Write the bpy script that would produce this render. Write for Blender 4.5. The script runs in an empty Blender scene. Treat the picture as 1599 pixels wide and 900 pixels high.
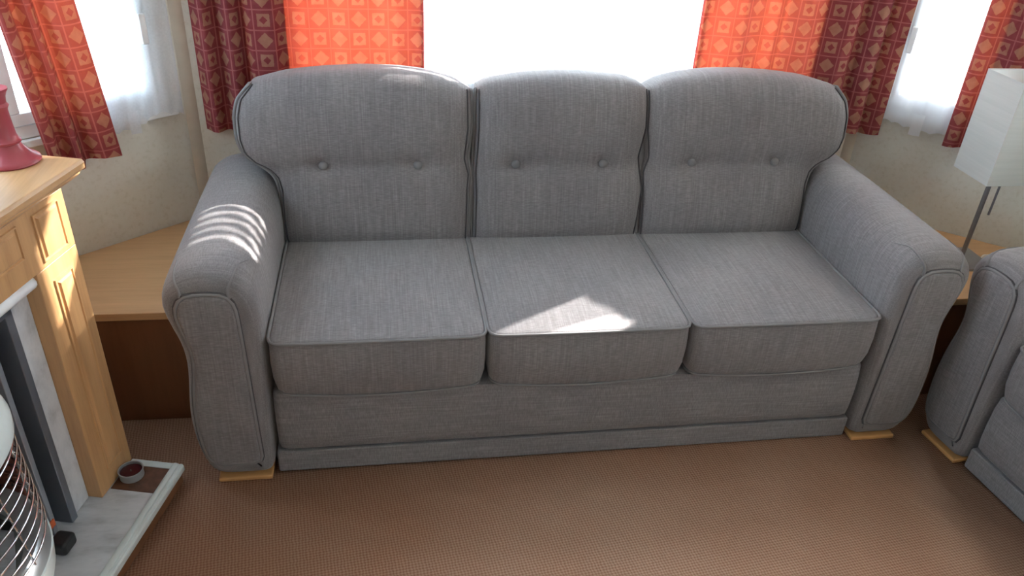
import bpy, bmesh, math, random
import numpy as np
from mathutils import Vector, Matrix
random.seed(7)
scene = bpy.context.scene
col = scene.collection

# ------------------------------------------------------------------ camera
CAM = (-0.52655, -1.69568, 1.62720)
YAW, PITCH, ROLL, FPX = 0.175727, 0.540408, 0.058480, 1247.47
def cam_axes():
    cy, sy, cp, sp = math.cos(YAW), math.sin(YAW), math.cos(PITCH), math.sin(PITCH)
    f = Vector((sy*cp, cy*cp, -sp)); r = Vector((cy, -sy, 0)); u = r.cross(f)
    c, s = math.cos(ROLL), math.sin(ROLL)
    return c*r + s*u, -s*r + c*u, f
cr, cu, cf = cam_axes()
cd = bpy.data.cameras.new('camera'); cam = bpy.data.objects.new('camera', cd); col.objects.link(cam)
cam.matrix_world = Matrix(((cr.x, cu.x, -cf.x, CAM[0]), (cr.y, cu.y, -cf.y, CAM[1]), (cr.z, cu.z, -cf.z, CAM[2]), (0, 0, 0, 1)))
cd.sensor_width = 36; cd.sensor_fit = 'HORIZONTAL'; cd.lens = FPX*36/1599; cd.clip_start = .02
scene.camera = cam

# ------------------------------------------------------------------ world, sun, exposure
w = bpy.data.worlds.new('sky'); scene.world = w; w.use_nodes = True
bg = w.node_tree.nodes['Background']; bg.inputs[0].default_value = (.66, .84, 1.0, 1); bg.inputs[1].default_value = 12.5
SUN_DIR = Vector((.884, .467, .50)).normalized()           # towards the sun
sd = bpy.data.lights.new('sun', 'SUN'); sd.energy = 52; sd.color = (1, .96, .90); sd.angle = math.radians(.6)
sun = bpy.data.objects.new('sun', sd); col.objects.link(sun)
sun.rotation_euler = SUN_DIR.to_track_quat('Z', 'Y').to_euler(); sun.location = (6, 4, 5)
vs = scene.view_settings
vs.view_transform = 'Standard'; vs.look = 'None'; vs.gamma = 1; vs.use_curve_mapping = False; vs.exposure = 0.16

def portal(cx, cy, cz, n, wd, ht):
    ld = bpy.data.lights.new('window_portal', 'AREA'); ld.shape = 'RECTANGLE'; ld.size = wd; ld.size_y = ht
    ld.cycles.is_portal = True
    o = bpy.data.objects.new('window_portal', ld); col.objects.link(o); o.location = (cx, cy, cz)
    o.rotation_euler = Vector((-n[0], -n[1], 0)).to_track_quat('Z', 'Y').to_euler()

# ------------------------------------------------------------------ node helpers
class NT:
    def __init__(s, name):
        s.m = bpy.data.materials.new(name); s.m.use_nodes = True; s.t = s.m.node_tree
        s.b = s.t.nodes['Principled BSDF']; s.out = s.t.nodes['Material Output']
    def n(s, typ, **kw):
        x = s.t.nodes.new(typ)
        for k, v in kw.items(): setattr(x, k, v)
        return x
    def link(s, a, b): s.t.links.new(a, b)
    def set(s, inp, v):
        if isinstance(v, bpy.types.NodeSocket): s.link(v, inp)
        else: inp.default_value = v
    def math(s, op, a, b=0.0, c=0.0):
        x = s.n('ShaderNodeMath', operation=op)
        s.set(x.inputs[0], a); s.set(x.inputs[1], b); s.set(x.inputs[2], c); return x.outputs[0]
    def mix(s, f, a, b):
        x = s.n('ShaderNodeMix', data_type='RGBA')
        s.set(x.inputs[0], f); s.set(x.inputs[6], a); s.set(x.inputs[7], b); return x.outputs[2]
    def coord(s, kind='Object', scale=(1, 1, 1), rot=(0, 0, 0)):
        c = s.n('ShaderNodeTexCoord'); mp = s.n('ShaderNodeMapping')
        mp.inputs['Scale'].default_value = scale; mp.inputs['Rotation'].default_value = rot
        s.link(c.outputs[kind], mp.inputs['Vector']); return mp.outputs[0]
    def noise(s, vec, scale=5, detail=3, rough=.5):
        x = s.n('ShaderNodeTexNoise'); s.link(vec, x.inputs['Vector'])
        x.inputs['Scale'].default_value = scale; x.inputs['Detail'].default_value = detail; x.inputs['Roughness'].default_value = rough
        return x.outputs['Fac']
    def ramp(s, f, stops):
        x = s.n('ShaderNodeValToRGB'); e = x.color_ramp.elements
        while len(e) < len(stops): e.new(.5)
        for i, (p, c) in enumerate(stops): e[i].position = p; e[i].color = (*c, 1)
        s.link(f, x.inputs[0]); return x.outputs[0]
    def bump(s, h, strength=.3, dist=.002):
        x = s.n('ShaderNodeBump'); x.inputs['Strength'].default_value = strength; x.inputs['Distance'].default_value = dist
        s.link(h, x.inputs['Height']); s.link(x.outputs[0], s.b.inputs['Normal'])
    def fin(s, color=None, rough=.6, metal=0, spec=.5):
        if color is not None: s.set(s.b.inputs['Base Color'], color if isinstance(color, bpy.types.NodeSocket) else (*color, 1))
        s.b.inputs['Roughness'].default_value = rough; s.b.inputs['Metallic'].default_value = metal
        s.b.inputs['Specular IOR Level'].default_value = spec
        return s.m
def plain(name, c, rough=.5, metal=0, spec=.5, var=.06, sc=18):
    t = NT(name); f = t.noise(t.coord(), sc, 3)
    a = tuple(x*(1-var) for x in c); b = tuple(min(1, x*(1+var)) for x in c)
    return t.fin(t.ramp(f, [(.3, a), (.7, b)]), rough, metal, spec)

def fabric(name, axis, tint=(.945, .925, .925)):
    # slubbed chenille weave; 'axis' = direction across the streaks
    t = NT(name)
    hi, lo = 230, 9
    sc = {'x': (hi, lo, lo), 'y': (lo, hi, lo), 'z': (lo, lo, hi)}[axis]
    f1 = t.noise(t.coord(scale=sc), 1, 2, .6)
    sc2 = {'x': (60, 420, 420), 'y': (420, 60, 420), 'z': (420, 420, 60)}[axis]
    f2 = t.noise(t.coord(scale=sc2), 1, 2, .5)
    f3 = t.noise(t.coord(), 5, 2)
    base = t.ramp(f1, [(.24, (.19*tint[0], .177*tint[1], .184*tint[2])), (.52, (.228*tint[0], .219*tint[1], .226*tint[2])), (.80, (.285*tint[0], .275*tint[1], .280*tint[2]))])
    m2 = t.ramp(f2, [(.35, (.80, .80, .80)), (.65, (1.15, 1.15, 1.15))])
    mm = t.n('ShaderNodeMix', data_type='RGBA', blend_type='MULTIPLY'); mm.inputs[0].default_value = .8
    t.link(base, mm.inputs[6]); t.link(m2, mm.inputs[7])
    m3 = t.ramp(f3, [(.3, (.93, .93, .94)), (.7, (1.06, 1.05, 1.04))])
    mn = t.n('ShaderNodeMix', data_type='RGBA', blend_type='MULTIPLY'); mn.inputs[0].default_value = 1
    t.link(mm.outputs[2], mn.inputs[6]); t.link(m3, mn.inputs[7])
    h = t.math('ADD', f1, t.math('MULTIPLY', f2, .8)); t.bump(h, .25, .0015)
    t.b.inputs['Sheen Weight'].default_value = .25; t.b.inputs['Sheen Roughness'].default_value = .5
    return t.fin(mn.outputs[2], .85, 0, .25)

def wood(name, c, axis='x', rough=.38, contrast=.16, scale=1.0):
    t = NT(name); lo, hi = 1.6*scale, 26*scale
    sc = {'x': (lo, hi, hi), 'y': (hi, lo, hi), 'z': (hi, hi, lo)}[axis]
    f = t.noise(t.coord(scale=sc), 1, 4, .6); g = t.noise(t.coord(scale=tuple(x*7 for x in sc)), 1, 2, .6)
    ff = t.math('ADD', t.math('MULTIPLY', f, .75), t.math('MULTIPLY', g, .25))
    k = contrast
    cc = t.ramp(ff, [(.32, (c[0]*(1-k*1.4), c[1]*(1-k*1.7), c[2]*(1-k*1.9))), (.5, c), (.70, (min(1, c[0]*(1+k)), min(1, c[1]*(1+k)), min(1, c[2]*(1+k))))])
    return t.fin(cc, rough, 0, .45)

def curtain_material():
    t = NT('curtain_print'); CELL = .060
    uv = t.n('ShaderNodeUVMap'); sx = t.n('ShaderNodeSeparateXYZ'); t.link(uv.outputs[0], sx.inputs[0])
    U = t.math('DIVIDE', sx.outputs[0], CELL); V = t.math('DIVIDE', sx.outputs[1], CELL)
    fu = t.math('SUBTRACT', t.math('FRACT', U), .5); fv = t.math('SUBTRACT', t.math('FRACT', V), .5)
    au, av = t.math('ABSOLUTE', fu), t.math('ABSOLUTE', fv)
    par = t.math('MODULO', t.math('ADD', t.math('FLOOR', U), t.math('ADD', t.math('FLOOR', V), 1000)), 2)
    par = t.math('GREATER_THAN', par, .5)
    nz = t.math('MULTIPLY', t.math('SUBTRACT', t.noise(t.coord('UV'), 130, 2), .5), .10)
    diam = t.math('LESS_THAN', t.math('ADD', t.math('ADD', au, av), nz), .40)
    mx = t.math('ADD', t.math('MAXIMUM', au, av), t.math('MULTIPLY', nz, .6))
    sq = t.math('LESS_THAN', mx, .31); inner = t.math('LESS_THAN', t.math('ADD', t.math('ADD', au, av), nz), .20)
    sqf = t.math('MULTIPLY', sq, t.math('SUBTRACT', 1, inner))
    motif = t.math('ADD', t.math('MULTIPLY', par, diam), t.math('MULTIPLY', t.math('SUBTRACT', 1, par), sqf))
    line = t.math('GREATER_THAN', t.math('MAXIMUM', au, av), .468)
    weave = t.noise(t.coord('UV', (1, 1, 1)), 900, 2)
    blot = t.noise(t.coord('UV'), 28, 3)
    bgc = t.ramp(blot, [(.35, (.165, .034, .048)), (.65, (.235, .060, .074))])
    mot = t.ramp(blot, [(.35, (.36, .185, .12)), (.65, (.47, .28, .18))])
    c = t.mix(line, bgc, (.42, .15, .14, 1)); c = t.mix(t.math('MULTIPLY', motif, .85), c, mot)
    c = t.mix(t.math('MULTIPLY', weave, .25), c, (.20, .05, .05, 1))
    t.fin(c, .9, 0, .1)
    tr = t.n('ShaderNodeBsdfTranslucent')
    tc = t.mix(motif, (.88, .125, .048, 1), (.88, .155, .066, 1)); t.link(tc, tr.inputs['Color'])
    ms = t.n('ShaderNodeMixShader'); ms.inputs[0].default_value = .165
    t.link(t.b.outputs[0], ms.inputs[1]); t.link(tr.outputs[0], ms.inputs[2]); t.link(ms.outputs[0], t.out.inputs[0])
    return t.m

def net_material(name, clear):
    t = NT(name); 
    uv = t.n('ShaderNodeUVMap'); sx = t.n('ShaderNodeSeparateXYZ'); t.link(uv.outputs[0], sx.inputs[0])
    f = t.noise(t.coord('UV', (1, 1, 1)), 160, 2)
    t.fin((.93, .94, .96), .9, 0, .1)
    tr = t.n('ShaderNodeBsdfTranslucent'); tr.inputs[0].default_value = (.90, .93, .98, 1)
    m1 = t.n('ShaderNodeMixShader'); m1.inputs[0].default_value = .55
    t.link(t.b.outputs[0], m1.inputs[1]); t.link(tr.outputs[0], m1.inputs[2])
    tp = t.n('ShaderNodeBsdfTransparent')
    m2 = t.n('ShaderNodeMixShader')
    fac = t.math('ADD', clear*.75, t.math('MULTIPLY', f, clear*.5), 0); t.link(fac, m2.inputs[0])
    t.link(m1.outputs[0], m2.inputs[1]); t.link(tp.outputs[0], m2.inputs[2]); t.link(m2.outputs[0], t.out.inputs[0])
    return t.m

def glass_material():
    t = NT('window_glass')
    tp = t.n('ShaderNodeBsdfTransparent'); gl = t.n('ShaderNodeBsdfGlossy'); gl.inputs['Roughness'].default_value = .02
    fr = t.n('ShaderNodeFresnel'); fr.inputs[0].default_value = 1.45
    ms = t.n('ShaderNodeMixShader'); t.link(t.math('MULTIPLY', fr.outputs[0], .7), ms.inputs[0])
    t.link(tp.outputs[0], ms.inputs[1]); t.link(gl.outputs[0], ms.inputs[2]); t.link(ms.outputs[0], t.out.inputs[0])
    return t.m

def carpet_material():
    t = NT('carpet_weave'); P = 2*math.pi/.0115
    c = t.n('ShaderNodeTexCoord'); mp = t.n('ShaderNodeMapping'); mp.inputs['Rotation'].default_value = (0, 0, math.radians(38))
    t.link(c.outputs['Object'], mp.inputs['Vector']); sx = t.n('ShaderNodeSeparateXYZ'); t.link(mp.outputs[0], sx.inputs[0])
    wob = t.math('MULTIPLY', t.noise(t.coord(), 60, 2), 3.0)
    a = t.math('SINE', t.math('ADD', t.math('MULTIPLY', sx.outputs[0], P), wob)); b = t.math('SINE', t.math('ADD', t.math('MULTIPLY', sx.outputs[1], P), wob))
    h = t.math('ADD', t.math('MULTIPLY', t.math('MULTIPLY', a, b), .5), .5)
    n2 = t.noise(t.coord(), 420, 2); hh = t.math('ADD', t.math('MULTIPLY', h, .7), t.math('MULTIPLY', n2, .3))
    c1 = t.ramp(hh, [(.12, (.33, .180, .118)), (.55, (.49, .310, .215)), (.9, (.60, .43, .32))])
    f = t.noise(t.coord(), 1.3, 3); c2 = t.ramp(f, [(.35, (.94, .80, .72)), (.65, (1.04, 1.04, 1.04))])
    mm = t.n('ShaderNodeMix', data_type='RGBA', blend_type='MULTIPLY'); mm.inputs[0].default_value = 1
    t.link(c1, mm.inputs[6]); t.link(c2, mm.inputs[7])
    t.bump(hh, .5, .003)
    return t.fin(mm.outputs[2], .95, 0, .1)

def marble_material():
    t = NT('grey_marble_laminate'); f = t.noise(t.coord(scale=(3, 9, 5)), 2.2, 5, .62)
    return t.fin(t.ramp(f, [(.30, (.40, .42, .45)), (.48, (.60, .62, .66)), (.62, (.68, .70, .74)), (.80, (.54, .56, .60))]), .32, 0, .5)

def wall_material():
    t = NT('vinyl_wall_paper'); f = t.noise(t.coord(), 70, 4, .6); g = t.noise(t.coord(), 7, 2)
    c = t.ramp(f, [(.34, (.68, .655, .57)), (.46, (.735, .715, .64)), (.66, (.75, .735, .665))])
    return t.fin(c, .6, 0, .3)

M = dict(
    fx=fabric('grey_weave_upright', 'x'), fy=fabric('grey_weave_across_arm', 'y'), fz=fabric('grey_weave_sideways', 'z'),
    pipe=plain('piping_cord', (.225, .217, .222), .8, 0, .2), gap_shade=plain('dark_gap_shade', (.07, .066, .07), .9),  # the near-black colour stands for shade in gaps beside the piping
    wall=wall_material(), ceil=plain('ceiling_board', (.75, .73, .68), .7), carpet=carpet_material(),
    trim=plain('cream_trim', (.62, .56, .47), .45), frame=plain('white_upvc', (.88, .90, .92), .35),
    glass=glass_material(), curtain=curtain_material(),
    net=net_material('net_sheer', .34), net_dense=net_material('net_voile', .04),
    beech=wood('beech_veneer', (.60, .365, .185), 'x', .35, .10), oak=wood('oak_veneer', (.60, .345, .160), 'z', .33, .13), oak_h=wood('oak_veneer_lengthwise', (.62, .375, .185), 'y', .30, .13),
    dark=wood('brown_panel', (.19, .078, .034), 'z', .5, .10), footw=wood('beech_foot', (.58, .31, .12), 'x', .35, .08),
    marble=marble_material(), rim=plain('pale_stone_edge', (.66, .72, .72), .35), tile=plain('brown_tile', (.13, .055, .03), .35, var=.35, sc=60),
    metal_d=plain('gunmetal', (.22, .24, .28), .38, .6), metal_l=plain('grey_metal', (.36, .39, .44), .35, .5), chrome=plain('chrome', (.75, .76, .78), .15, 1), silver=plain('silver_paint', (.55, .57, .58), .28, .7),
    heater=plain('pale_enamel', (.72, .80, .80), .22), black=plain('black_plastic', (.02, .02, .022), .4), brick=plain('dark_brick', (.17, .055, .035), .9, var=.3), cavity_black=plain('cavity_black', (.03, .025, .025), .9),  # last one: even near-black for the back of the fire opening
    pink=plain('rose_glaze', (.42, .075, .095), .28, sc=6), wax=plain('dark_wax', (.06, .004, .012), .2), tin=plain('tin', (.45, .48, .51), .3, .6),
    paper=None, steel=plain('brushed_steel', (.34, .34, .36), .35, .8), white=plain('white_plastic', (.8, .8, .78), .4), ground=plain('outdoor_ground', (.50, .52, .46), .9, sc=1.5), orange=plain('orange_sticker', (.6, .12, .03), .5))
tp = NT('paper_shade'); tp.fin(tp.ramp(tp.noise(tp.coord(scale=(5, 5, 140)), 1, 3), [(.3, (.74, .80, .80)), (.7, (.84, .89, .89))]), .8, 0, .2)
_tr = tp.n('ShaderNodeBsdfTranslucent'); _tr.inputs[0].default_value = (.85, .88, .86, 1); _ms = tp.n('ShaderNodeMixShader'); _ms.inputs[0].default_value = .45
tp.link(tp.b.outputs[0], _ms.inputs[1]); tp.link(_tr.outputs[0], _ms.inputs[2]); tp.link(_ms.outputs[0], tp.out.inputs[0]); M['paper'] = tp.m
tg = NT('clear_glass'); tg.b.inputs['Transmission Weight'].default_value = 1; M['clear'] = tg.fin((.95, .97, .97), .03)

# ------------------------------------------------------------------ mesh helpers
class MB:
    def __init__(s): s.v = []; s.f = []; s.uv = None
    def add(s, vs, fs):
        o = len(s.v); s.v += [tuple(p) for p in vs]; s.f += [tuple(i+o for i in f) for f in fs]; return s
    def box(s, a, b, T=None):
        (x0, y0, z0), (x1, y1, z1) = a, b
        vs = [(x0, y0, z0), (x1, y0, z0), (x1, y1, z0), (x0, y1, z0), (x0, y0, z1), (x1, y0, z1), (x1, y1, z1), (x0, y1, z1)]
        if T: vs = [T(*p) for p in vs]
        return s.add(vs, [(0, 3, 2, 1), (4, 5, 6, 7), (0, 1, 5, 4), (1, 2, 6, 5), (2, 3, 7, 6), (3, 0, 4, 7)])
    def prism(s, poly, z0, z1):
        n = len(poly)
        vs = [(x, y, z0) for x, y in poly]+[(x, y, z1) for x, y in poly]
        return s.add(vs, [tuple(range(n-1, -1, -1)), tuple(range(n, 2*n))]+[(i, (i+1) % n, n+(i+1) % n, n+i) for i in range(n)])
    def loft(s, rings, cap0=True, cap1=True, closed=True):
        n = len(rings[0]); vs = [p for r in rings for p in r]; fs = []
        for k in range(len(rings)-1):
            for i in range(n if closed else n-1):
                j = (i+1) % n; fs.append((k*n+i, k*n+j, (k+1)*n+j, (k+1)*n+i))
        if cap0: fs.append(tuple(range(n-1, -1, -1)))
        if cap1: fs.append(tuple(range((len(rings)-1)*n, len(rings)*n)))
        return s.add(vs, fs)
    def tube(s, pts, r, n=6, closed=False):
        P = [Vector(p) for p in pts]; N = len(P); rings = []; prev = None
        for i in range(N):
            a = P[(i-1) % N] if closed or i > 0 else P[i]; b = P[(i+1) % N] if closed or i < N-1 else P[i]
            t = (b-a); t = t.normalized() if t.length > 1e-9 else Vector((0, 0, 1))
            if prev is None:
                x = t.orthogonal().normalized()
            else:
                x = prev-t*prev.dot(t); x = x.normalized() if x.length > 1e-6 else t.orthogonal().normalized()
            prev = x; y = t.cross(x)
            rr = r(i/(N-1)) if callable(r) else r
            rings.append([P[i]+rr*(math.cos(2*math.pi*k/n)*x+math.sin(2*math.pi*k/n)*y) for k in range(n)])
        if closed: rings.append(rings[0])
        return s.loft(rings, not closed, not closed)
    def lathe(s, prof, c, n=28):
        rings = [[(c[0]+r*math.cos(2*math.pi*k/n), c[1]+r*math.sin(2*math.pi*k/n), c[2]+z) for k in range(n)] for r, z in prof]
        return s.loft(rings)
    def build(s, name, mat, parent=None, smooth=35, bevel=0, bseg=2, recalc=True):
        me = bpy.data.meshes.new(name); me.from_pydata([tuple(p) for p in s.v], [], s.f)
        bm = bmesh.new(); bm.from_mesh(me)
        if recalc: bmesh.ops.recalc_face_normals(bm, faces=bm.faces)
        bm.to_mesh(me); bm.free()
        if s.uv:
            l = me.uv_layers.new(name='UVMap')
            for lp in me.loops: l.data[lp.index].uv = s.uv[lp.vertex_index]
        for p in me.polygons: p.use_smooth = True
        if smooth is not None and smooth < 180: me.set_sharp_from_angle(angle=math.radians(smooth))
        me.materials.append(M[mat]); o = bpy.data.objects.new(name, me); col.objects.link(o); o.parent = parent
        if bevel:
            b = o.modifiers.new('bevel', 'BEVEL'); b.width = bevel; b.segments = bseg; b.limit_method = 'ANGLE'; b.angle_limit = math.radians(40); b.harden_normals = True
        return o
def tag(o, label, cat, group=None):
    o['label'] = label; o['category'] = cat
    if group: o['group'] = group
    return o
def struct(o): o['kind'] = 'structure'; return o
def empty(name, loc=(0, 0, 0), rz=0):
    o = bpy.data.objects.new(name, None); col.objects.link(o); o.location = loc; o.rotation_euler = (0, 0, rz); o.empty_display_size = .1; return o
def resample(pts, n, closed=False, smooth=2):
    P = np.array(pts, float)
    if closed: P = np.vstack([P, P[:1]])
    d = np.r_[0, np.cumsum(np.linalg.norm(np.diff(P, axis=0), axis=1))]
    t = np.linspace(0, d[-1], n, endpoint=not closed)
    Q = np.stack([np.interp(t, d, P[:, k]) for k in range(P.shape[1])], 1)
    for _ in range(smooth):
        if closed: Q = .25*np.roll(Q, 1, 0)+.5*Q+.25*np.roll(Q, -1, 0)
        else: Q[1:-1] = .25*Q[:-2]+.5*Q[1:-1]+.25*Q[2:]
    return Q

# ------------------------------------------------------------------ room shell
YB = .90; CLx, CRx = -1.138, 1.168; BA = math.radians(40); LL, LR = .57, 1.0
H = 2.15
class Wall:
    """plan frame: s along the wall, o into the room, z up"""
    def __init__(s, p, d, n): s.p = p; s.d = d; s.n = n
    def __call__(s, u, o, z): return (s.p[0]+s.d[0]*u+s.n[0]*o, s.p[1]+s.d[1]*u+s.n[1]*o, z)
WB = Wall((CLx, YB), (1, 0), (0, -1)); WBL = CRx-CLx
ca, sa = math.cos(BA), math.sin(BA)
WL = Wall((CLx, YB), (-ca, -sa), (sa, -ca)); WR = Wall((CRx, YB), (ca, -sa), (-sa, -ca))
eL = WL(LL, 0, 0); eR = WR(LR, 0, 0)
aL = math.radians(14); SL = Wall((eL[0], eL[1]), (-math.sin(aL), -math.cos(aL)), (math.cos(aL), -math.sin(aL)))
aR = math.radians(2); SR = Wall((eR[0], eR[1]), (math.sin(aR), -math.cos(aR)), (-math.cos(aR), -math.sin(aR)))
YR = -4.6; lenL = (eL[1]-YR)/math.cos(aL); lenR = (eR[1]-YR)/math.cos(aR)
def wall(name, W, L, opens, th=.05):
    mb = MB(); us = sorted(set([-.0, L]+[x for o in opens for x in o[:2]]))
    for a, b in zip(us[:-1], us[1:]):
        hit = [o for o in opens if o[0] <= a+1e-6 and o[1] >= b-1e-6]
        if hit:
            z0, z1 = hit[0][2:]; mb.box((a, -th, 0), (b, 0, z0), W); mb.box((a, -th, z1), (b, 0, H), W)
        else: mb.box((a, -th, 0), (b, 0, H), W)
    return struct(mb.build(name, 'wall'))
OB = (.29, WBL-.17, .78, 1.92); OL = (.065, .563, .775, 1.92); OR = (.05, .40, .775, 1.92)
OSL = [(.015, .85, .86, 1.92), (2.4, 3.6, .95, 1.85)]; OSR = [(1.5, 2.3, .95, 1.85), (3.0, 4.0, .95, 1.85)]
wall('wall_back', WB, WBL, [OB]); wall('wall_back_left', WL, LL, [OL]); wall('wall_back_right', WR, LR, [OR])
wall('wall_left', SL, lenL, OSL); wall('wall_right', SR, lenR, OSR)
xl, xr = SL(lenL, 0, 0)[0], SR(lenR, 0, 0)[0]
struct(MB().box((xl, YR-.05, 0), (xr, YR, H)).build('wall_front', 'wall'))
plan = [(CLx, YB), (CRx, YB), eR[:2], (xr, YR), (xl, YR), eL[:2]]
struct(MB().prism(plan[::-1], -.04, 0).build('floor', 'carpet', smooth=None))
struct(MB().prism(plan[::-1], H, H+.04).build('ceiling', 'ceil', smooth=None))
for i, (W, u) in enumerate([(WL, 0.0), (WR, 0.0), (WL, LL), (WR, LR)]):   # corner cover strips
    x, y, _ = W(u, 0, 0); r = .017
    n = {0: (.34, -.94), 1: (-.34, -.94), 2: (.83, -.55), 3: (-.83, -.55)}[i]; tx, ty = -n[1], n[0]
    prof = [(-.026, -.012), (-.026, .004), (-.012, .010), (.012, .010), (.026, .004), (.026, -.012)]
    struct(MB().prism([(x+tx*a+n[0]*b, y+ty*a+n[1]*b) for a, b in prof], 0, H).build('trim_%d' % (i+1), 'trim'))

def window(idx, W, o, fw=.038, sw=.036, mull=()):
    u0, u1, z0, z1 = o
    mb = MB()
    for a, b in [((u0, -.045, z0), (u1, .004, z0+fw)), ((u0, -.045, z1-fw), (u1, .004, z1)), ((u0, -.045, z0+fw), (u0+fw, .004, z1-fw)), ((u1-fw, -.045, z0+fw), (u1, .004, z1-fw))]: mb.box(a, b, W)
    for m in mull: mb.box((m-.02, -.045, z0+fw), (m+.02, .004, z1-fw), W)
    root = struct(mb.build('window_%d' % idx, 'frame', bevel=.003))
    sill = MB().box((u0-.015, .0045, z0-.022), (u1+.015, .022, z0), W).build('window_sill', 'frame', root, bevel=.004)
    bays = [u0+fw]+[x for m in mull for x in (m-.02, m+.02)]+[u1-fw]
    for a, b in zip(bays[::2], bays[1::2]):
        s0 = MB(); g = .003; a2, b2, c2, d2 = a+g, b-g, z0+fw+g, z1-fw-g
        for p, q in [((a2, -.03, c2), (b2, .010, c2+sw)), ((a2, -.03, d2-sw), (b2, .010, d2)), ((a2, -.03, c2+sw), (a2+sw, .010, d2-sw)), ((b2-sw, -.03, c2+sw), (b2, .010, d2-sw))]: s0.box(p, q, W)
        so = s0.build('sash', 'frame', root, bevel=.003)
        MB().box((a2+sw, -.012, c2+sw), (b2-sw, -.008, d2-sw), W).build('pane', 'glass', so, smooth=None)
    return root
def handle(W, u, z, parent):
    mb = MB().box((u-.012, .010, z-.035), (u+.012, .018, z+.035), W)
    mb.box((u-.008, .018, z-.010), (u+.008, .040, z+.010), W).box((u-.010, .032, z-.075), (u+.010, .046, z+.012), W)
    mb.build('window_handle', 'frame', parent, bevel=.004)
w1 = window(1, WB, OB, mull=()); w2 = window(2, WL, OL, .036, .034); handle(WL, .125, 1.06, w2); w3 = window(3, WR, OR); handle(WR, .11, 1.06, w3)
window(4, SL, OSL[0], .022, .022); window(5, SL, OSL[1], mull=(3.0,)); window(6, SR, OSR[0]); window(7, SR, OSR[1], mull=(3.5,))
for W, o in [(WB, OB), (WL, OL), (WR, OR), (SL, OSL[0]), (SL, OSL[1]), (SR, OSR[0]), (SR, OSR[1])]:
    c = W((o[0]+o[1])/2, -.06, (o[2]+o[3])/2); portal(*c, W.n, o[1]-o[0], o[3]-o[2])
struct(MB().box((-60, -60, -.75), (60, 60, -.70)).build('ground', 'ground', smooth=None))

# ------------------------------------------------------------------ sofas
ARM = [(.858, .014), (.857, .06), (.856, .12), (.853, .2), (.851, .28), (.847, .38), (.845, .48), (.846, .55), (.852, .598), (.868, .632), (.893, .652), (.925, .662), (.96, .664), (.998, .659), (1.033, .648), (1.060, .627), (1.075, .597), (1.076, .562), (1.064, .51), (1.047, .46), (1.040, .415), (1.042, .36), (1.050, .30), (1.058, .23), (1.057, .16), (1.050, .10), (1.035, .045), (1.010, .014)]
PANEL = [(.888, .070), (.890, .16), (.892, .25), (.894, .35), (.896, .45), (.899, .55), (.904, .585), (.920, .600), (.96, .602), (1.0, .602), (1.022, .594), (1.034, .57), (1.034, .53), (1.021, .48), (1.013, .43), (1.016, .38), (1.026, .32), (1.032, .26), (1.033, .19), (1.028, .12), (1.020, .09), (1.006, .068), (.95, .067)]
BACKL_XL = [(.440, -.832), (.462, -.842), (.542, -.846), (.610, -.846), (.650, -.856), (.676, -.882), (.694, -.918), (.722, -.946), (.76, -.957), (.824, -.958), (.87, -.946), (.915, -.905)]
BACKL_XR = [(.440, -.279), (.60, -.274), (.652, -.270), (.70, -.281), (.787, -.269), (.90, -.271)]
BACKL_ZT = [(-.905, .913), (-.817, .936), (-.708, .948), (-.6, .954), (-.488, .952), (-.394, .942), (-.319, .924), (-.271, .898)]
BACKM_XL = [(.44, -.266), (.592, -.264), (.652, -.266), (.70, -.263), (.787, -.258), (.905, -.256)]
BACKM_ZT = [(-.256, .900), (-.213, .924), (-.107, .941), (.0, .946), (.107, .943), (.22, .930), (.262, .917), (.283, .898)]
BACKM_XR = [(.44, .270), (.60, .287), (.652, .276), (.70, .266), (.787, .284), (.90, .283)]

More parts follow.
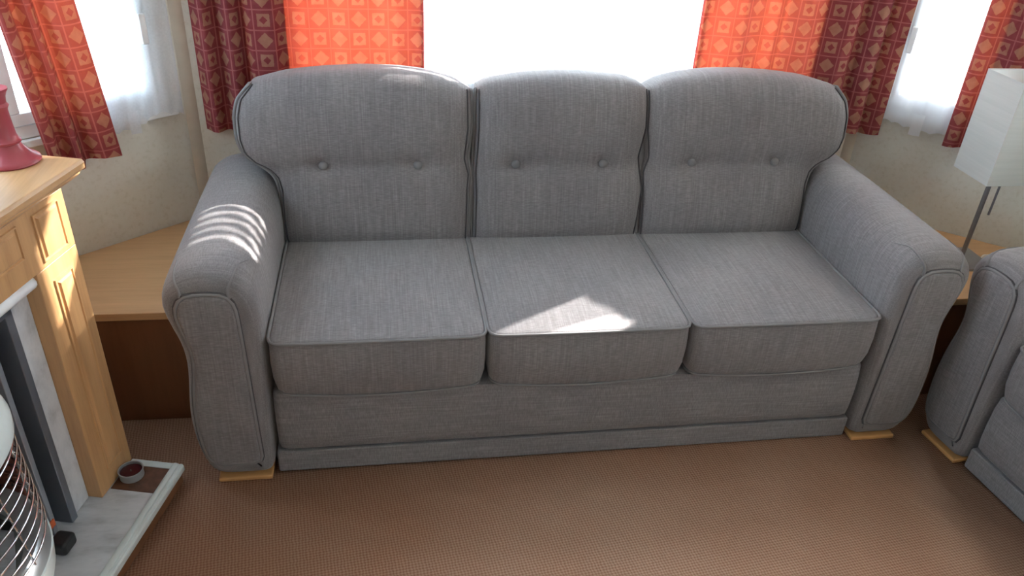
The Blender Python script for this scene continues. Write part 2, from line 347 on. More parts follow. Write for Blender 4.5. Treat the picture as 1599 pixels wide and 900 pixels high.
def arm(root, side, sx):
    """side=+1 right; sx maps model x to the sofa's own half width"""
    X = lambda x: side*(x+sx)
    prof = resample(ARM, 72, True, 2); n = len(prof)
    cen = prof.mean(0); t = np.roll(prof, -1, 0)-np.roll(prof, 1, 0); nr = np.stack([t[:, 1], -t[:, 0]], 1); nr /= np.linalg.norm(nr, axis=1)[:, None]
    if ((prof-cen)*nr).sum() < 0: nr = -nr
    rings = []
    def section(y, ins, top):
        q = []
        for p, nn in zip(prof, nr):
            k = max(0, min(1, (p[1]-.50)/.14)); k = k*k*(3-2*k)
            d = ins+top*k*(.35+.65*abs(nn[1])); q.append((X(p[0]-nn[0]*d), y, p[1]-nn[1]*d))
        return q
    for y, i, tp_ in [(.0, .036, .026), (.0005, .030, .024), (.004, .018, .020), (.012, .008, .0145), (.024, .0025, .010), (.042, 0, .0055), (.07, 0, .002), (.11, 0, 0), (.25, -.001, 0), (.40, -.0015, 0), (.55, -.001, 0), (.74, 0, 0), (.775, .004, .004), (.79, .014, .012), (.795, .03, .03)]:
        rings.append(section(y, i, tp_))
    a = MB().loft(rings).build('arm', 'fy', root, 60)
    pan = resample(PANEL, 64, True, 1); pc = pan.mean(0)
    rr = []
    for k, y in [(1.0, .006), (1.0, -.004), (.97, -.009), (.88, -.0115), (.6, -.013), (.25, -.0135)]:
        rr.append([(X(pc[0]+(p[0]-pc[0])*k), y, pc[1]+(p[1]-pc[1])*(1-(1-k)*.35 if k > .8 else k)) for p in pan])
    MB().loft(rr).build('front_panel', 'fx', a, 60)
    MB().tube([(X(pc[0]+(p[0]-pc[0])*1.03), -.0035, pc[1]+(p[1]-pc[1])*1.008) for p in pan], .0048, 8, True).build('panel_piping', 'pipe', a, 180)
    MB().tube([(X(pc[0]+(p[0]-pc[0])*1.075), -.0005, pc[1]+(p[1]-pc[1])*1.018) for p in pan], .0042, 6, True).build('panel_gap_shade', 'gap_shade', a, 180)  # dark line painted in for the shaded gap round the panel
    for xd, sh in ((.912, -.028), (1.018, .022)):          # gathered darts over the front of the arm
        L = []
        for k in range(0, 8):
            ring = rings[k]; tx = xd+sh*(k/7)**1.3
            j = min((i for i in range(n) if ring[i][2] > .58), key=lambda i: abs(ring[i][0]-X(tx)))
            L.append((ring[j][0], ring[j][1]-.0012, ring[j][2]+.0004))
        L = resample(L, 16, False, 2)
        MB().tube(L, lambda q: .0038*(1-q)+.0012, 6).build('dart_seam', 'pipe', a, 180)
    fz = MB(); f0, f1 = sorted((X(.866), X(1.010)))
    fz.box((f0, -.003, 0), (f1, .075, .0142)).build('foot', 'footw', root, bevel=.005, bseg=3)
    fz = MB().box((f0, .70, 0), (f1, .77, .0142)).build('foot', 'footw', root, bevel=.005, bseg=3)
    return a

def seat_cushion(root, x0, x1, ends=(0, 0)):
    cx = (x0+x1)/2; hw = (x1-x0)/2-.0035; y0, y1 = -.002, .60; cy = (y0+y1)/2; hd = (y1-y0)/2
    pts = []
    r = .022
    for qx, qy, a0 in [(1, -1, -90), (1, 1, 0), (-1, 1, 90), (-1, -1, 180)]:
        for k in range(5):
            a = math.radians(a0+k*22.5); pts.append((qx*(hw-r)+r*math.cos(a), qy*(hd-r)+r*math.sin(a)))
    out = resample(pts, 128, True, 1)
    def ring(ins, z, fb=0, front_drop=0, k=1):
        q = []
        for x, y in out:
            X = x*(hw-ins)/hw*k; Y = y*(hd-ins)/hd*k
            e = 1-(x/hw)**2; e = max(0, e)
            f = max(0, (-y/hd-.80)/.20)            # front face only
            Y -= fb*e*f; Z = z-front_drop*e*f
            q.append((cx+X, cy+Y, Z))
        return q
    R_ = [ring(.02, .292, k=.3), ring(.02, .288, k=.8), ring(.030, .284, 0, .010), ring(.014, .285, .004, .013), ring(.006, .297, .006, .010), ring(.000, .33, .008, .005), ring(-.002, .38, .008, .002), ring(-.001, .42, .005, 0), ring(.000, .444, .002, 0), ring(.004, .452, 0, 0)]
    crown = lambda k: .453+.020*(1-k**2.2)
    for k in (.985, .95, .88, .78, .64, .48, .3, .12): R_.append(ring(.004, crown(k), 0, 0, k))
    c = MB().loft(R_).build('seat_cushion', 'fx', root, 50)
    top = ring(-.001, .4515, .003, 0); bot = ring(.010, .2865, .0055, .013)
    MB().tube(top, .0042, 7, True).build('piping', 'pipe', c, 180)
    fr = [p for p in bot]
    MB().tube(fr, .0036, 7, True).build('piping', 'pipe', c, 180)
    return c

def back_cushion(root, XL, XR, ZT, btn, X=lambda x: x, flip=1):
    NU, NV = 44, 54
    XLs = np.array(XL); XRs = np.array(XR); ZTs = np.array(ZT); zb = .440
    xa, xb = ZTs[0, 0], ZTs[-1, 0]
    def grid(NU, NV):
        G = np.zeros((NV, NU, 2))
        us = .5-.5*np.cos(np.linspace(0, math.pi, NU)); us = .55*us+.45*np.linspace(0, 1, NU)
        vs = .5-.5*np.cos(np.linspace(0, math.pi, NV)); vs = .5*vs+.5*np.linspace(0, 1, NV)
        for j, v in enumerate(vs):
            zl = zb+v*(ZTs[0, 1]-zb); zr = zb+v*(ZTs[-1, 1]-zb)
            x0 = np.interp(zl, XLs[:, 0], XLs[:, 1]); x1 = np.interp(zr, XRs[:, 0], XRs[:, 1])
            for i, u in enumerate(us):
                xt = xa+(xb-xa)*u; zt = np.interp(xt, ZTs[:, 0], ZTs[:, 1])
                G[j, i] = (x0+(x1-x0)*u, zb+v*(zt-zb))
        for _ in range(2):                              # soften the traced outline
            G[1:-1, 0] = .25*G[:-2, 0]+.5*G[1:-1, 0]+.25*G[2:, 0]; G[1:-1, -1] = .25*G[:-2, -1]+.5*G[1:-1, -1]+.25*G[2:, -1]
            G[-1, 1:-1] = .25*G[-1, :-2]+.5*G[-1, 1:-1]+.25*G[-1, 2:]
        return G, us, vs
    G, us, vs_ = grid(NU, NV)
    VC = .495
    def pil(v, a, b, h, p=3.2, q=.55):
        t = abs(2*(v-a)/(b-a)-1)
        return h*(1-t**p)**q if t < 1 else 0
    verts = []; 
    def fy(u, v, x, z):
        e = max(0, 1-abs(2*u-1)**5)**.5
        lo = pil(v, -.03, VC+.045, .050); up = pil(v, VC-.045, 1.0, .062, 2.6, .55)
        b = (lo**5+up**5+.034**5)**.2 if 0 < v < 1 else 0
        if v < .08: b = min(b, lo)
        if v > .9: b = min(b, up)
        for bx in btn:
            d2 = ((x-bx)/.034)**2+((z-.690)/.026)**2; b -= .014*math.exp(-d2)
        return .560+.20*(z-.45)-b*e
    for j in range(NV):
        for i in range(NU):
            x, z = G[j, i]; verts.append((X(x), fy(us[i], vs_[j], x, z), z))
    faces = [(j*NU+i, j*NU+i+1, (j+1)*NU+i+1, (j+1)*NU+i) for j in range(NV-1) for i in range(NU-1)]
    bd = [i for i in range(NU)]+[j*NU+NU-1 for j in range(1, NV)]+[(NV-1)*NU+i for i in range(NU-2, -1, -1)]+[j*NU for j in range(NV-2, 0, -1)]
    nb = len(bd); cx = sum(verts[i][0] for i in bd)/nb; cz = sum(verts[i][2] for i in bd)/nb
    prev = bd
    for dy, k in [(.02, 1.0), (.05, .995), (.08, .98), (.105, .955), (.12, .92), (.128, .80), (.13, .4)]:
        o = len(verts)
        for i in bd:
            x, y, z = verts[i]; yy = min(y+dy, .765+.02*dy); verts.append((cx+(x-cx)*k, yy, cz+(z-cz)*k))
        cur = list(range(o, o+nb)); faces += [(prev[a], prev[(a+1) % nb], cur[(a+1) % nb], cur[a]) for a in range(nb)]; prev = cur
    faces.append(tuple(prev))
    c = MB().add(verts, faces).build('back_cushion', 'fx', root, 65)
    for i0 in (0, NU-1):
        L = [verts[j*NU+i0] for j in range(NV)]; s = -1 if i0 == 0 else 1
        L = [(p[0]+s*flip*.0015, p[1]-.003, p[2]) for p in L]
        q = L[-1]; L += [(q[0]-s*flip*.004, q[1]+.022, q[2]-.004), (q[0]-s*flip*.010, q[1]+.05, q[2]-.012)]
        MB().tube(L, .0056, 7).build('piping', 'pipe', c, 180)
        i1 = 2 if i0 == 0 else NU-3
        MB().tube([(verts[j*NU+i1][0]+s*flip*.004, verts[j*NU+i1][1]+.0008, verts[j*NU+i1][2]) for j in range(1, NV-1)], .0022, 6).build('edge_gap_shade', 'gap_shade', c, 180)  # dark strip standing for shade in the crevice between cushions
    for bx in btn:
        y = min(verts[:NU*NV], key=lambda p: (p[0]-X(bx))**2+(p[2]-.690)**2)[1]-.006
        prof = [(.0005, .0075), (.006, .0072), (.0110, .005), (.0135, .001), (.0135, -.006)]
        rings = [[(X(bx)+r*math.cos(a), y-h, .690+r*math.sin(a)) for a in [2*math.pi*k/16 for k in range(16)]] for r, h in prof]
        MB().loft(rings).build('button', 'pipe', c, 60)
    return c

def sofa(name, loc, rz, nseat):
    root = empty(name, loc, rz); half = .28*nseat; sx = half-.84
    arm(root, 1, sx); arm(root, -1, sx)
    for i in range(nseat): seat_cushion(root, -half+.56*i, -half+.56*(i+1))
    bl = [-.713, -.433]
    back_cushion(root, BACKL_XL, BACKL_XR, BACKL_ZT, bl, lambda x: x-sx)
    if nseat == 3: back_cushion(root, BACKM_XL, BACKM_XR, BACKM_ZT, [-.134, .142])
    back_cushion(root, BACKL_XL, BACKL_XR, BACKL_ZT, bl, lambda x: -(x-sx), -1)
    # upholstered rail below the cushions, with a softly bulged front
    rings = []
    for x, k in [(-half-.004, .6), (-half+.004, .88), (-half+.02, .97), (-half+.06, 1), (0, 1), (half-.06, 1), (half-.02, .97), (half-.004, .88), (half+.004, .6)]:
        pr = [(.06, .075), (.030, .078), (.020, .088), (.014, .12), (.012, .18), (.014, .24), (.022, .275), (.04, .281), (.5, .281), (.68, .281), (.68, .075)]
        rings.append([(x, .06+(y-.06)*k if y < .06 else y, .178+(z-.178)*(k*.25+.75)) for y, z in pr])
    MB().loft(rings).build('front_rail', 'fz', root, 50)
    MB().box((-half-.012, .022, .002), (half+.012, .70, .0735)).build('plinth', 'fz', root, bevel=.006)
    MB().box((-half-.004, .683, .075), (half+.004, .80, .80)).build('back_frame', 'fx', root, bevel=.02)
    return root
s1 = sofa('sofa', (0, 0, 0), 0, 3)
tag(s1, 'grey woven fabric three seat sofa with buttoned back cushions under the wide window', 'sofa')
RS = math.radians(-90+6.5)
# second sofa: its far front foot corner stands at (1.113, .002) on the carpet
def place(rz, local, world):
    c, s = math.cos(rz), math.sin(rz); return (world[0]-(c*local[0]-s*local[1]), world[1]-(s*local[0]+c*local[1]), 0)
s2 = sofa('sofa', place(RS, (-(.998-.28), -.005), (1.113, .002)), RS, 2)
tag(s2, 'grey woven fabric two seat sofa beside the paper lamp corner, facing the fireplace', 'sofa')

# ------------------------------------------------------------------ corner shelves
def corner_shelf(name, poly, inset_poly, label):
    root = empty(name, (0, 0, 0))
    MB().prism(poly, .360, .385).build('shelf_top', 'beech', root, bevel=.003)
    MB().prism(inset_poly, .0, .3595).build('cabinet_front', 'dark', root, bevel=.002)
    tag(root, label, 'shelf'); return root
g = .004
pl = [(-1.078, .272), (-1.078, YB-g), (CLx, YB-g), (WL(LL, g, 0)[0], WL(LL, g, 0)[1]), (SL(.285, g+.002, 0)[0], .280)]
corner_shelf('corner_shelf', pl, [(-1.080, .280), (-1.080, YB-g-.004), (CLx, YB-g-.004), (WL(LL, .008, 0)[0]+.004, WL(LL, .008, 0)[1]), (SL(.277, .012, 0)[0], .288)], 'beech corner shelf with dark brown front between fireplace and long sofa')
pr = [(1.088, .190), (SR(.065, .006, 0)[0], .190), (WR(LR-.004, .006, 0)[0], WR(LR-.004, .006, 0)[1]), (CRx, YB-g), (1.088, YB-g)]
corner_shelf('corner_shelf', pr, [(1.090, .198), (SR(.065, .014, 0)[0], .198), (WR(LR-.004, .014, 0)[0], WR(LR-.004, .014, 0)[1]), (CRx, YB-.010), (1.090, YB-.010)], 'beech corner shelf that the paper shade lamp stands on')

# ------------------------------------------------------------------ curtains
def sheet(name, plan_pts, z_top, z_bot, mat, nz=26, label=None, cat='curtain', group=None, flare=0, wob=0, n=None, holes=None, scallop=0, parent=None, sm=2, shear=(0, 0)):
    P = resample(plan_pts, n or max(60, len(plan_pts)*8), False, sm); N = len(P)
    d = np.r_[0, np.cumsum(np.linalg.norm(np.diff(P, axis=0), axis=1))]; c = P.mean(0)
    mb = MB(); uv = []
    zs = z_top if isinstance(z_top, (list, tuple)) else [z_top+(z_bot-z_top)*k/nz for k in range(nz+1)]
    for k, z in enumerate(zs):
        f = k/(len(zs)-1)
        for i in range(N):
            x, y = P[i]; kk = 1+flare*f*f
            zz = z
            if k == len(zs)-1: zz += wob*math.sin(d[i]*23)*.5+scallop*abs(math.sin(d[i]*70))
            mb.v.append((c[0]+(x-c[0])*kk+shear[0]*(z-.69), c[1]+(y-c[1])*kk+shear[1]*(z-.69), zz)); uv.append((d[i], z))
    for k in range(len(zs)-1):
        for i in range(N-1):
            if holes and holes(d[i]/d[-1], (zs[k]+zs[k+1])/2, P[i]): continue
            mb.f.append((k*N+i, k*N+i+1, (k+1)*N+i+1, (k+1)*N+i))
    mb.uv = uv; o = mb.build(name, mat, parent, 180, recalc=False)
    if label: tag(o, label, cat, group)
    return o
GC = 'patterned window curtains'
lc = [(-1.092, .872), (-1.078, .850), (-1.062, .826), (-1.046, .818), (-1.036, .834), (-1.028, .858), (-1.016, .866), (-1.003, .848), (-.990, .828), (-.972, .822), (-.958, .838), (-.950, .862), (-.940, .868), (-.930, .848), (-.918, .830), (-.88, .826), (-.846, .830), (-.836, .850), (-.824, .868), (-.79, .864), (-.755, .858), (-.72, .862), (-.68, .866), (-.63, .859), (-.58, .864), (-.53, .866), (-.48, .858), (-.44, .863), (-.41, .860), (-.402, .846), (-.398, .862)]
sheet('curtain', lc, 1.96, .698, 'curtain', label='burgundy patterned curtain glowing orange behind the left back cushion', group=None, wob=.010)
rc = [(.498, .862), (.503, .846), (.52, .858), (.56, .852), (.60, .836), (.64, .836), (.675, .856), (.72, .868), (.76, .852), (.79, .866), (.83, .852), (.86, .836), (.90, .846), (.93, .864), (.97, .838), (1.00, .828), (1.03, .832), (1.055, .856), (1.072, .862), (1.086, .836), (1.11, .822), (1.135, .824), (1.148, .842), (1.158, .852), (1.172, .832), (1.195, .812), (1.212, .808)]
sheet('curtain', rc, 1.96, .692, 'curtain', label='burgundy patterned curtain with deep folds beyond the right back cushion', wob=.010)
def along(W, seq): return [W(u, o, 0)[:2] for u, o in seq]
sheet('curtain', along(WL, [(.272, .076), (.285, .086), (.308, .094), (.330, .094), (.346, .076), (.355, .052), (.365, .046), (.375, .066), (.384, .086), (.396, .086), (.405, .066), (.412, .046), (.422, .046), (.432, .070), (.444, .090), (.460, .092), (.468, .078)]), 1.96, .690, 'curtain', label='burgundy patterned curtain with tan motifs hanging beside the pink candlestick', wob=.022, shear=(WL.d[0]*.085, WL.d[1]*.085))
sheet('curtain', along(WR, [(.300, .050), (.315, .062), (.335, .064), (.352, .048), (.37, .040), (.39, .056), (.42, .070), (.45, .050), (.47, .036), (.50, .055), (.53, .072), (.56, .060), (.58, .04), (.62, .05)]), 1.96, .705, 'curtain', label='burgundy patterned curtain hanging behind the square paper lampshade', wob=.012)

# ------------------------------------------------------------------ net curtains
def wavy(W, u0, u1, o, amp, k, n=90): return [W(u0+(u1-u0)*i/(n-1), o+amp*math.sin(i/(n-1)*2*math.pi*k)+.4*amp*math.sin(i/(n-1)*5.3*math.pi*k), 0)[:2] for i in range(n)]
nl = sheet('net_curtain', wavy(WL, .040, .46, .030, .006, 4), 1.94, .752, 'net', n=120, label='sheer white net curtain over the handled window beside the fireplace', cat='net curtain', scallop=.007, wob=.03)
sheet('net_tab', along(WL, [(.185, .040), (.20, .043), (.218, .041)]), .80, .728, 'net', nz=6, n=12, parent=nl, scallop=.004)
# back window: net with invented open rows that cut the sun into stripes
zs = list(np.linspace(1.60, 1.42, 4)); z = 1.42
while z > 1.075: zs += [z-.020, z-.050]; z -= .050
rows = [(zs[i]+zs[i+1])/2 for i in range(3, len(zs)-1, 2)]
zs += list(np.linspace(zs[-1]-.02, .80, 7))
def sun_slots(t, zc, p): return any(abs(zc-r) < 1e-6 for r in rows) and (abs(p[0]+.09-(zc-1.12)*1.75) < .13 or (zc < 1.13 and -.25 < p[0] < .5))  # holes placed so sun stripes land on the left arm and cushion tops
nb_ = sheet('net_curtain', wavy(WB, .70, WBL-.62, .018, .004, 8, 200), zs, None, 'net_dense', n=300, label='white net with added sun slots across the wide window behind the long sofa', cat='net curtain', holes=sun_slots)
sheet('net_curtain', wavy(WB, .70, WBL-.62, .018, .004, 8, 200), 1.91, 1.605, 'net', n=200, nz=8, label='added sheer net band dimming the sun across the head of the wide window', cat='net curtain')  # added above the view to soften the sun on the fireplace
# right bay: net split in tiers; gap and upper tier added to shape seat sun
sheet('net_curtain', wavy(WR, .035, .33, .028, .005, 3), 1.17, .735, 'net_dense', n=90, nz=14, label='lower white net tier in the window beside the lamp', cat='net curtain', scallop=.006, wob=.014)
nr_ = sheet('net_curtain', wavy(WR, .035, .42, .028, .005, 3), 1.94, 1.33, 'net_dense', n=90, nz=14, label='added upper net tier blocking sun in the window beside the lamp', cat='net curtain')  # added unseen tier, stops the sun beyond the seat patch
lowr = [o for o in col.objects if o.get('label', '').startswith('lower white net tier')][0]
sheet('net_tab', along(WR, [(.185, .036), (.20, .040), (.222, .037)]), .79, .715, 'net_dense', nz=6, n=12, parent=lowr)

# ------------------------------------------------------------------ fireplace (local frame: x = out into the room, y = along away from far end, z up)
FA = math.radians(14); FO = (-1.237, .048)
class FP:
    d = (-math.sin(FA), -math.cos(FA)); n = (math.cos(FA), -math.sin(FA))
def F(t, n, z): return (FO[0]+FP.d[0]*t+FP.n[0]*n, FO[1]+FP.d[1]*t+FP.n[1]*n, z)
TW = 1.24; CW = .147; DEP = .36; ZT_ = .862
fr = empty('fireplace_surround', (F(TW/2, -.1, 0)[0], F(TW/2, -.1, 0)[1], 0)); fr.location.z = .0618
bpy.context.view_layer.update(); FI = fr.matrix_world.inverted()
def fpart(mb, name, mat, parent=fr, **k):
    return mb.build(name, mat, parent, **k)
def FL(t, n, z):
    p = F(t, n, z); q = FI @ Vector(p); return (q.x, q.y, q.z)
def fbox(name, mat, t0, t1, n0, n1, z0, z1, parent=fr, bevel=.002, **k): return MB().box((t0, n0, z0), (t1, n1, z1), FL).build(name, mat, parent, bevel=bevel, **k)
HZ = .0618
colA = fbox('column', 'oak', 0, CW, -DEP, 0, HZ, .722)
colB = fbox('column', 'oak', TW-CW, TW, -DEP, 0, HZ, .722)
fz = fbox('frieze', 'oak', 0, TW, -DEP, 0, .7225, ZT_)
def raised(parent, mat, t0, t1, z0, z1):
    b = .008
    mb = MB()
    mb.loft([[FL(a, n, c) for a, c in ((t0+i, z0+i), (t1-i, z0+i), (t1-i, z1-i), (t0+i, z1-i))] for i, n in ((0, .0003), (.001, .004), (.004, .0045), (.006, .0015), (.009, .002), (.013, .0065), (.016, .007))], True, True)
    return mb.build('raised_panel', mat, parent, 20)
raised(fz, 'oak', .026, .117, .734, .848); raised(fz, 'oak', TW-.117, TW-.026, .734, .848)
for a, b in ((.168, .46), (.475, .765), (.78, 1.072)): raised(fz, 'oak', a, b, .772, .850)
for c, a in ((colA, 0), (colB, TW-CW)): raised(c, 'oak', a+.034, a+.103, .12, .683)
# mantel: board with rounded nose and a cove moulding below
prof = [(-DEP-.045, .900), (.046, .900), (.052, .905), (.053, .918), (.048, .925), (-DEP-.045, .925)]
MB().loft([[FL(t, n, z) for n, z in prof] for t in (-.024, TW+.024)]).build('mantel_shelf', 'oak_h', fr, 30, bevel=.002)
cove = [(.001, ZT_+.0005), (.005, .866), (.012, .870), (.022, .877), (.034, .886), (.040, .8925), (.041, .8995)]
paths = [[FL(-e*.45, -DEP, z), FL(-e*.45, e, z), FL(TW+e*.45, e, z), FL(TW+e*.45, -DEP, z)] for e, z in cove]
paths.append([FL(.01, -DEP, .8995), FL(.01, -.03, .8995), FL(TW-.01, -.03, .8995), FL(TW-.01, -DEP, .8995)]); paths.append([FL(.01, -DEP, ZT_+.0005), FL(.01, -.03, ZT_+.0005), FL(TW-.01, -.03, ZT_+.0005), FL(TW-.01, -DEP, ZT_+.0005)])
MB().loft([[paths[k][q] for k in range(len(paths))] for q in range(4)]).build('mantel_moulding', 'oak_h', fr, 30)
# marble insert and bright top bead
T0, T1 = CW+.001, TW-CW-.001
ins = fbox('marble_panel', 'marble', T0, T0+.065, -.060, -.036, HZ, .7215); fbox('marble_panel', 'marble', T1-.065, T1, -.060, -.036, HZ, .7215)
fbox('marble_panel', 'marble', T0+.0655, T1-.0655, -.060, -.036, .690, .7215)
MB().tube([FL(T0+.001+(T1-T0-.002)*k/12, -.0185, .704) for k in range(13)], .016, 12).build('bead_trim', 'frame', fr, 180)
tag(fr, 'light oak fireplace surround with raised panels and moulded mantel', 'fireplace')

# hearth
he = empty('hearth', F(TW/2, .04, 0)); bpy.context.view_layer.update(); FI_h = he.matrix_world.inverted()
def HL(t, n, z): q = FI_h @ Vector(F(t, n, z)); return (q.x, q.y, q.z)
def hbox(name, mat, t0, t1, n0, n1, z0, z1, parent=he, bevel=.0015, bseg=2): return MB().box((t0, n0, z0), (t1, n1, z1), HL).build(name, mat, parent, bevel=bevel, bseg=bseg)
hbox('marble_slab', 'marble', .022, TW-.02, -.40, .1165, .035, .060)
hbox('timber_edge', 'dark', .004, TW, -.40, .137, .0, .0345)
fe = [(.117, .036), (.142, .036), (.145, .042), (.145, .056), (.142, .061), (.136, .062), (.134, .059), (.131, .062), (.122, .0635), (.117, .062)]
MB().loft([[HL(t, n, z) for n, z in fe] for t in (.0, TW)]).build('front_edging', 'rim', he, 30)
hbox('end_edging', 'rim', .0, .0215, .0015, .1165, .036, .062)
hbox('brown_tile', 'tile', .0225, .112, .001, .1160, .0602, .0612, bevel=.0004)
tag(he, 'grey marble hearth with pale moulded edging below the fireplace', 'hearth')

# gas fire
gf = empty('gas_fire', F(TW/2, .0, .0605)); bpy.context.view_layer.update(); FI_g = gf.matrix_world.inverted()
def GL(t, n, z): q = FI_g @ Vector(F(t, n, z)); return (q.x, q.y, q.z)
def gbox(name, mat, t0, t1, n0, n1, z0, z1, parent=gf, bevel=.002): return MB().box((t0, n0, z0), (t1, n1, z1), GL).build(name, mat, parent, bevel=bevel)
A0, A1 = T0+.066, T1-.066
tc = TW/2
surr = MB()
for a in ((A0, A0+.022), (A1-.022, A1)): surr.box((a[0], -.075, HZ), (a[1], -.026, .688), GL)
surr.box((A0, -.075, .666), (A1, -.026, .688), GL)
surr.build('metal_frame', 'metal_d', gf, bevel=.002)
surr = MB()
for a in ((A0+.050, A0+.065), (A1-.065, A1-.050)): surr.box((a[0], -.12, HZ), (a[1], -.045, .665), GL)
surr.box((A0+.0655, -.075, .60), (A1-.0655, -.030, .665), GL)
surr.build('inner_frame', 'metal_l', gf, bevel=.002)
cav = MB().box((A0+.066, -.225, HZ), (A1-.066, -.215, .60), GL)
cav.box((A0+.060, -.225, HZ), (A0+.0655, -.076, .60), GL).box((A1-.0655, -.225, HZ), (A1-.060, -.076, .60), GL)
fb = cav.build('fire_back', 'cavity_black', gf)
bw, bh = .062, .030
for r in range(11):
    for k in range(9):
        t0 = A0+.067+(k-.5*(r % 2))*(bw+.005); z0 = HZ+.06+r*(bh+.005)
        a, b = max(t0, A0+.067), min(t0+bw, A1-.067)
        if b-a > .012: gbox('brick', 'brick', a, b, -.2145, -.203, z0, z0+bh, fb, .002)
    for k in range(2):
        n0 = -.20+(k+.5*(r % 2))*.066; z0 = HZ+.06+r*(bh+.005)
        gbox('brick', 'brick', A0+.066, A0+.072, n0, min(n0+.060, -.078), z0, z0+bh, fb, .002)
HWG = .245                                                     # half width of the bowed front
def bow(f, out, flat=2.2): return out*max(0, 1-abs(f)**flat)**.6
def shell(name, mat, prof, thick=.006):
    """prof: list of (z, outwards at the middle, half width)"""
    rings = []
    for z, out, hw in prof:
        r = [GL(tc+f*hw, -.02+bow(f, out+.02), z) for f in np.linspace(-1, 1, 41)]
        r += [GL(tc+f*(hw-thick), -.026+bow(f, out+.014), z) for f in np.linspace(1, -1, 41)]
        rings.append(r)
    return MB().loft(rings).build(name, mat, gf, 40)
shell('hood', 'heater', [(.548, .132, .256), (.560, .146, .262), (.580, .146, .263), (.602, .134, .260), (.622, .110, .252), (.638, .082, .238), (.649, .052, .214), (.655, .018, .18)])
shell('lower_body', 'heater', [(.075, .05, .16), (.11, .09, .186), (.16, .128, .207), (.21, .152, .222), (.26, .168, .232), (.308, .174, .238)])
shell('silver_tray', 'silver', [(.3085, .170, .237), (.326, .162, .235), (.336, .150, .231)], .06)
def gw(z): return .240+.014*(z-.33)/.22, .170-.034*(z-.33)/.22
for k in range(9):
    z = .350+k*.0235; hw, out = gw(z)
    MB().tube([GL(tc+f*hw, -.02+bow(f, out+.02), z) for f in np.linspace(-1, 1, 41)], .0024, 6).build('guard_wire', 'chrome', gf, 180)
for f in (-.93, -.62, -.22, .22, .62, .93):
    L = []
    for z in np.linspace(.3365, .547, 7): hw, out = gw(z); L.append(GL(tc+f*(hw-.002), -.023+bow(f, out+.019), z))
    MB().tube(L, .0022, 6).build('guard_upright', 'chrome', gf, 180)
gbox('radiant_panel', 'silver', tc-.19, tc+.19, -.10, -.03, .30, .54)
gbox('control_box', 'black', A0+.072, A0+.122, -.026, .018, HZ+.0005, .098, bevel=.008)
gbox('control_tag', 'orange', A0+.075, A0+.092, -.028, -.024, .116, .135, bevel=.0005)
tag(gf, 'bow fronted gas fire with pale hood and chrome wire guard', 'gas fire')

# ------------------------------------------------------------------ small things
cs = empty('candlestick', (-1.321, .046, .9252)); cs.scale = (.72, .72, .60)
MB().lathe([(.078, 0), (.081, .004), (.080, .010), (.072, .018), (.056, .032), (.044, .050), (.038, .064), (.036, .070)], (0, 0, 0), 36).build('base', 'pink', cs, 40)
MB().lathe([(.037, .0702), (.041, .074), (.041, .080), (.036, .084), (.032, .10), (.029, .15), (.028, .19), (.031, .198), (.034, .204), (.031, .210), (.029, .214)], (0, 0, 0), 36).build('stem', 'pink', cs, 40)
MB().lathe([(.029, .2142), (.031, .235), (.037, .252), (.041, .258), (.041, .264), (.030, .265), (.016, .262), (.015, .245)], (0, 0, 0), 36).build('candle_cup', 'pink', cs, 40)
tag(cs, 'rose pink turned candlestick standing on the oak mantel', 'candlestick')
tl = empty('tin_candle', (*F(.062, .034, 0)[:2], .0613))
MB().lathe([(.028, 0), (.030, .002), (.030, .022), (.0318, .0235), (.0318, .0255), (.0288, .0255), (.0285, .0165), (.0, .0162)], (0, 0, 0), 32).build('tin', 'tin', tl, 40)
MB().lathe([(.0283, .0166), (.0283, .0178), (.02, .0182), (.0005, .0183)], (0, 0, 0), 32).build('wax', 'wax', tl, 60)
MB().lathe([(.0012, .0184), (.001, .024), (.0004, .0245)], (0, 0, 0), 8).build('wick', 'black', tl, 60)
tag(tl, 'small silver tin candle with dark red wax on the hearth', 'candle')
vg = MB().lathe([(.0, 0), (.026, 0), (.029, .004), (.033, .07), (.0325, .0705), (.030, .0695), (.026, .008), (.0, .007)], (*F(.205, -.045, 0)[:2], .9253), 28).build('glass_holder', 'clear', None, 40)
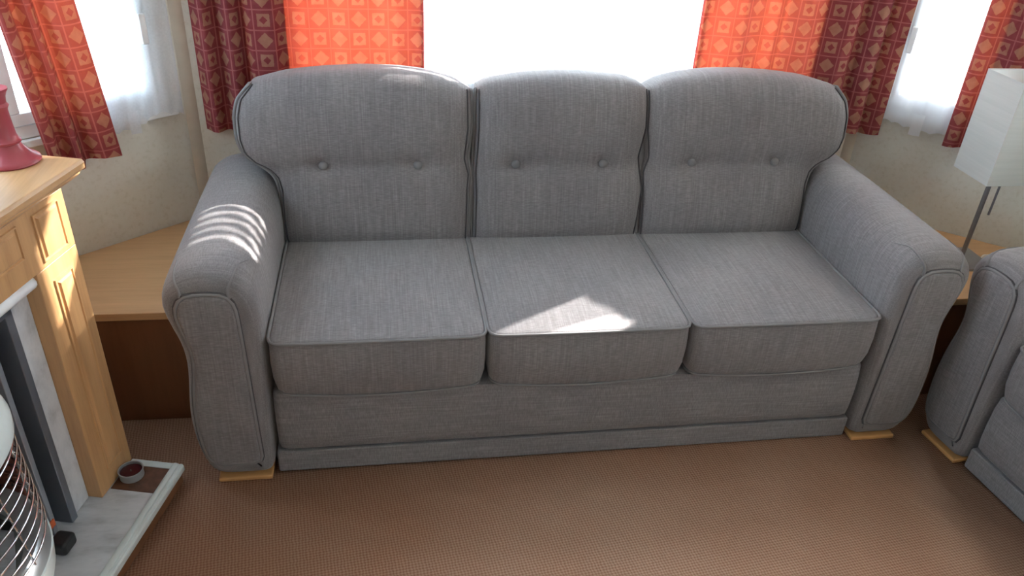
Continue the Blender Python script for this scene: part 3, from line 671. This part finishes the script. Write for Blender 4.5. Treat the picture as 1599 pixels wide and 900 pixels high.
tag(vg, 'clear glass tealight holder on the mantel beside the pink candlestick', 'glass')

# lamp
lp = empty('table_lamp', (1.389, .425, .3853))
MB().box((-.075, -.075, 0), (.075, .075, .012)).build('base', 'steel', lp, bevel=.003)
MB().tube([(0, 0, .0122), (0, 0, .2), (0, 0, .46)], .0075, 14).build('pole', 'steel', lp, 60)
sh = MB(); hs = .083; zb, zt = .312, .632; th = .0015
o4 = [(-hs, -hs), (hs, -hs), (hs, hs), (-hs, hs)]; i4 = [(a*(1-th/hs), b*(1-th/hs)) for a, b in o4]
for k in range(4):
    a, b, c, d = o4[k], o4[(k+1) % 4], i4[(k+1) % 4], i4[k]
    nzz = 8
    for q in range(nzz):
        z0 = zb+(zt-zb)*q/nzz; z1 = zb+(zt-zb)*(q+1)/nzz
        sh.add([(a[0], a[1], z0), (b[0], b[1], z0), (b[0], b[1], z1), (a[0], a[1], z1)], [(0, 1, 2, 3)])
so = sh.build('shade', 'paper', lp, 20, recalc=False)
fw_ = MB()
for z in (zb+.002, zt-.002): fw_.tube([(x*.985, y*.985, z) for x, y in o4], .0016, 6, True)
for x, y in o4: fw_.tube([(x*.985, y*.985, zb), (x*.985, y*.985, zt)], .0016, 6)
fw_.tube([(-hs*.98, 0, .46), (hs*.98, 0, .46)], .0016, 6)
fw_.build('wire_frame', 'white', so, 60)
MB().lathe([(.016, .4605), (.018, .47), (.018, .50), (.014, .505)], (0, 0, 0), 18).build('bulb_holder', 'white', lp, 40)
MB().lathe([(.012, .5055), (.018, .53), (.028, .56), (.026, .585), (.012, .60), (.001, .602)], (0, 0, 0), 20).build('bulb', 'white', lp, 60)
MB().tube([(.028, -.012, .40), (.028, -.012, .30), (.028, -.012, .178)], .0035, 8).build('pull_switch', 'steel', lp, 60)
MB().tube(resample([(.075, .0, .006), (.11, .03, .004), (.15, .02, .004), (.19, .05, .004), (.26, .04, .004)], 24, False, 3), .003, 8).build('flex', 'white', lp, 60)
tag(lp, 'table lamp with square white paper shade on thin steel pole', 'lamp')
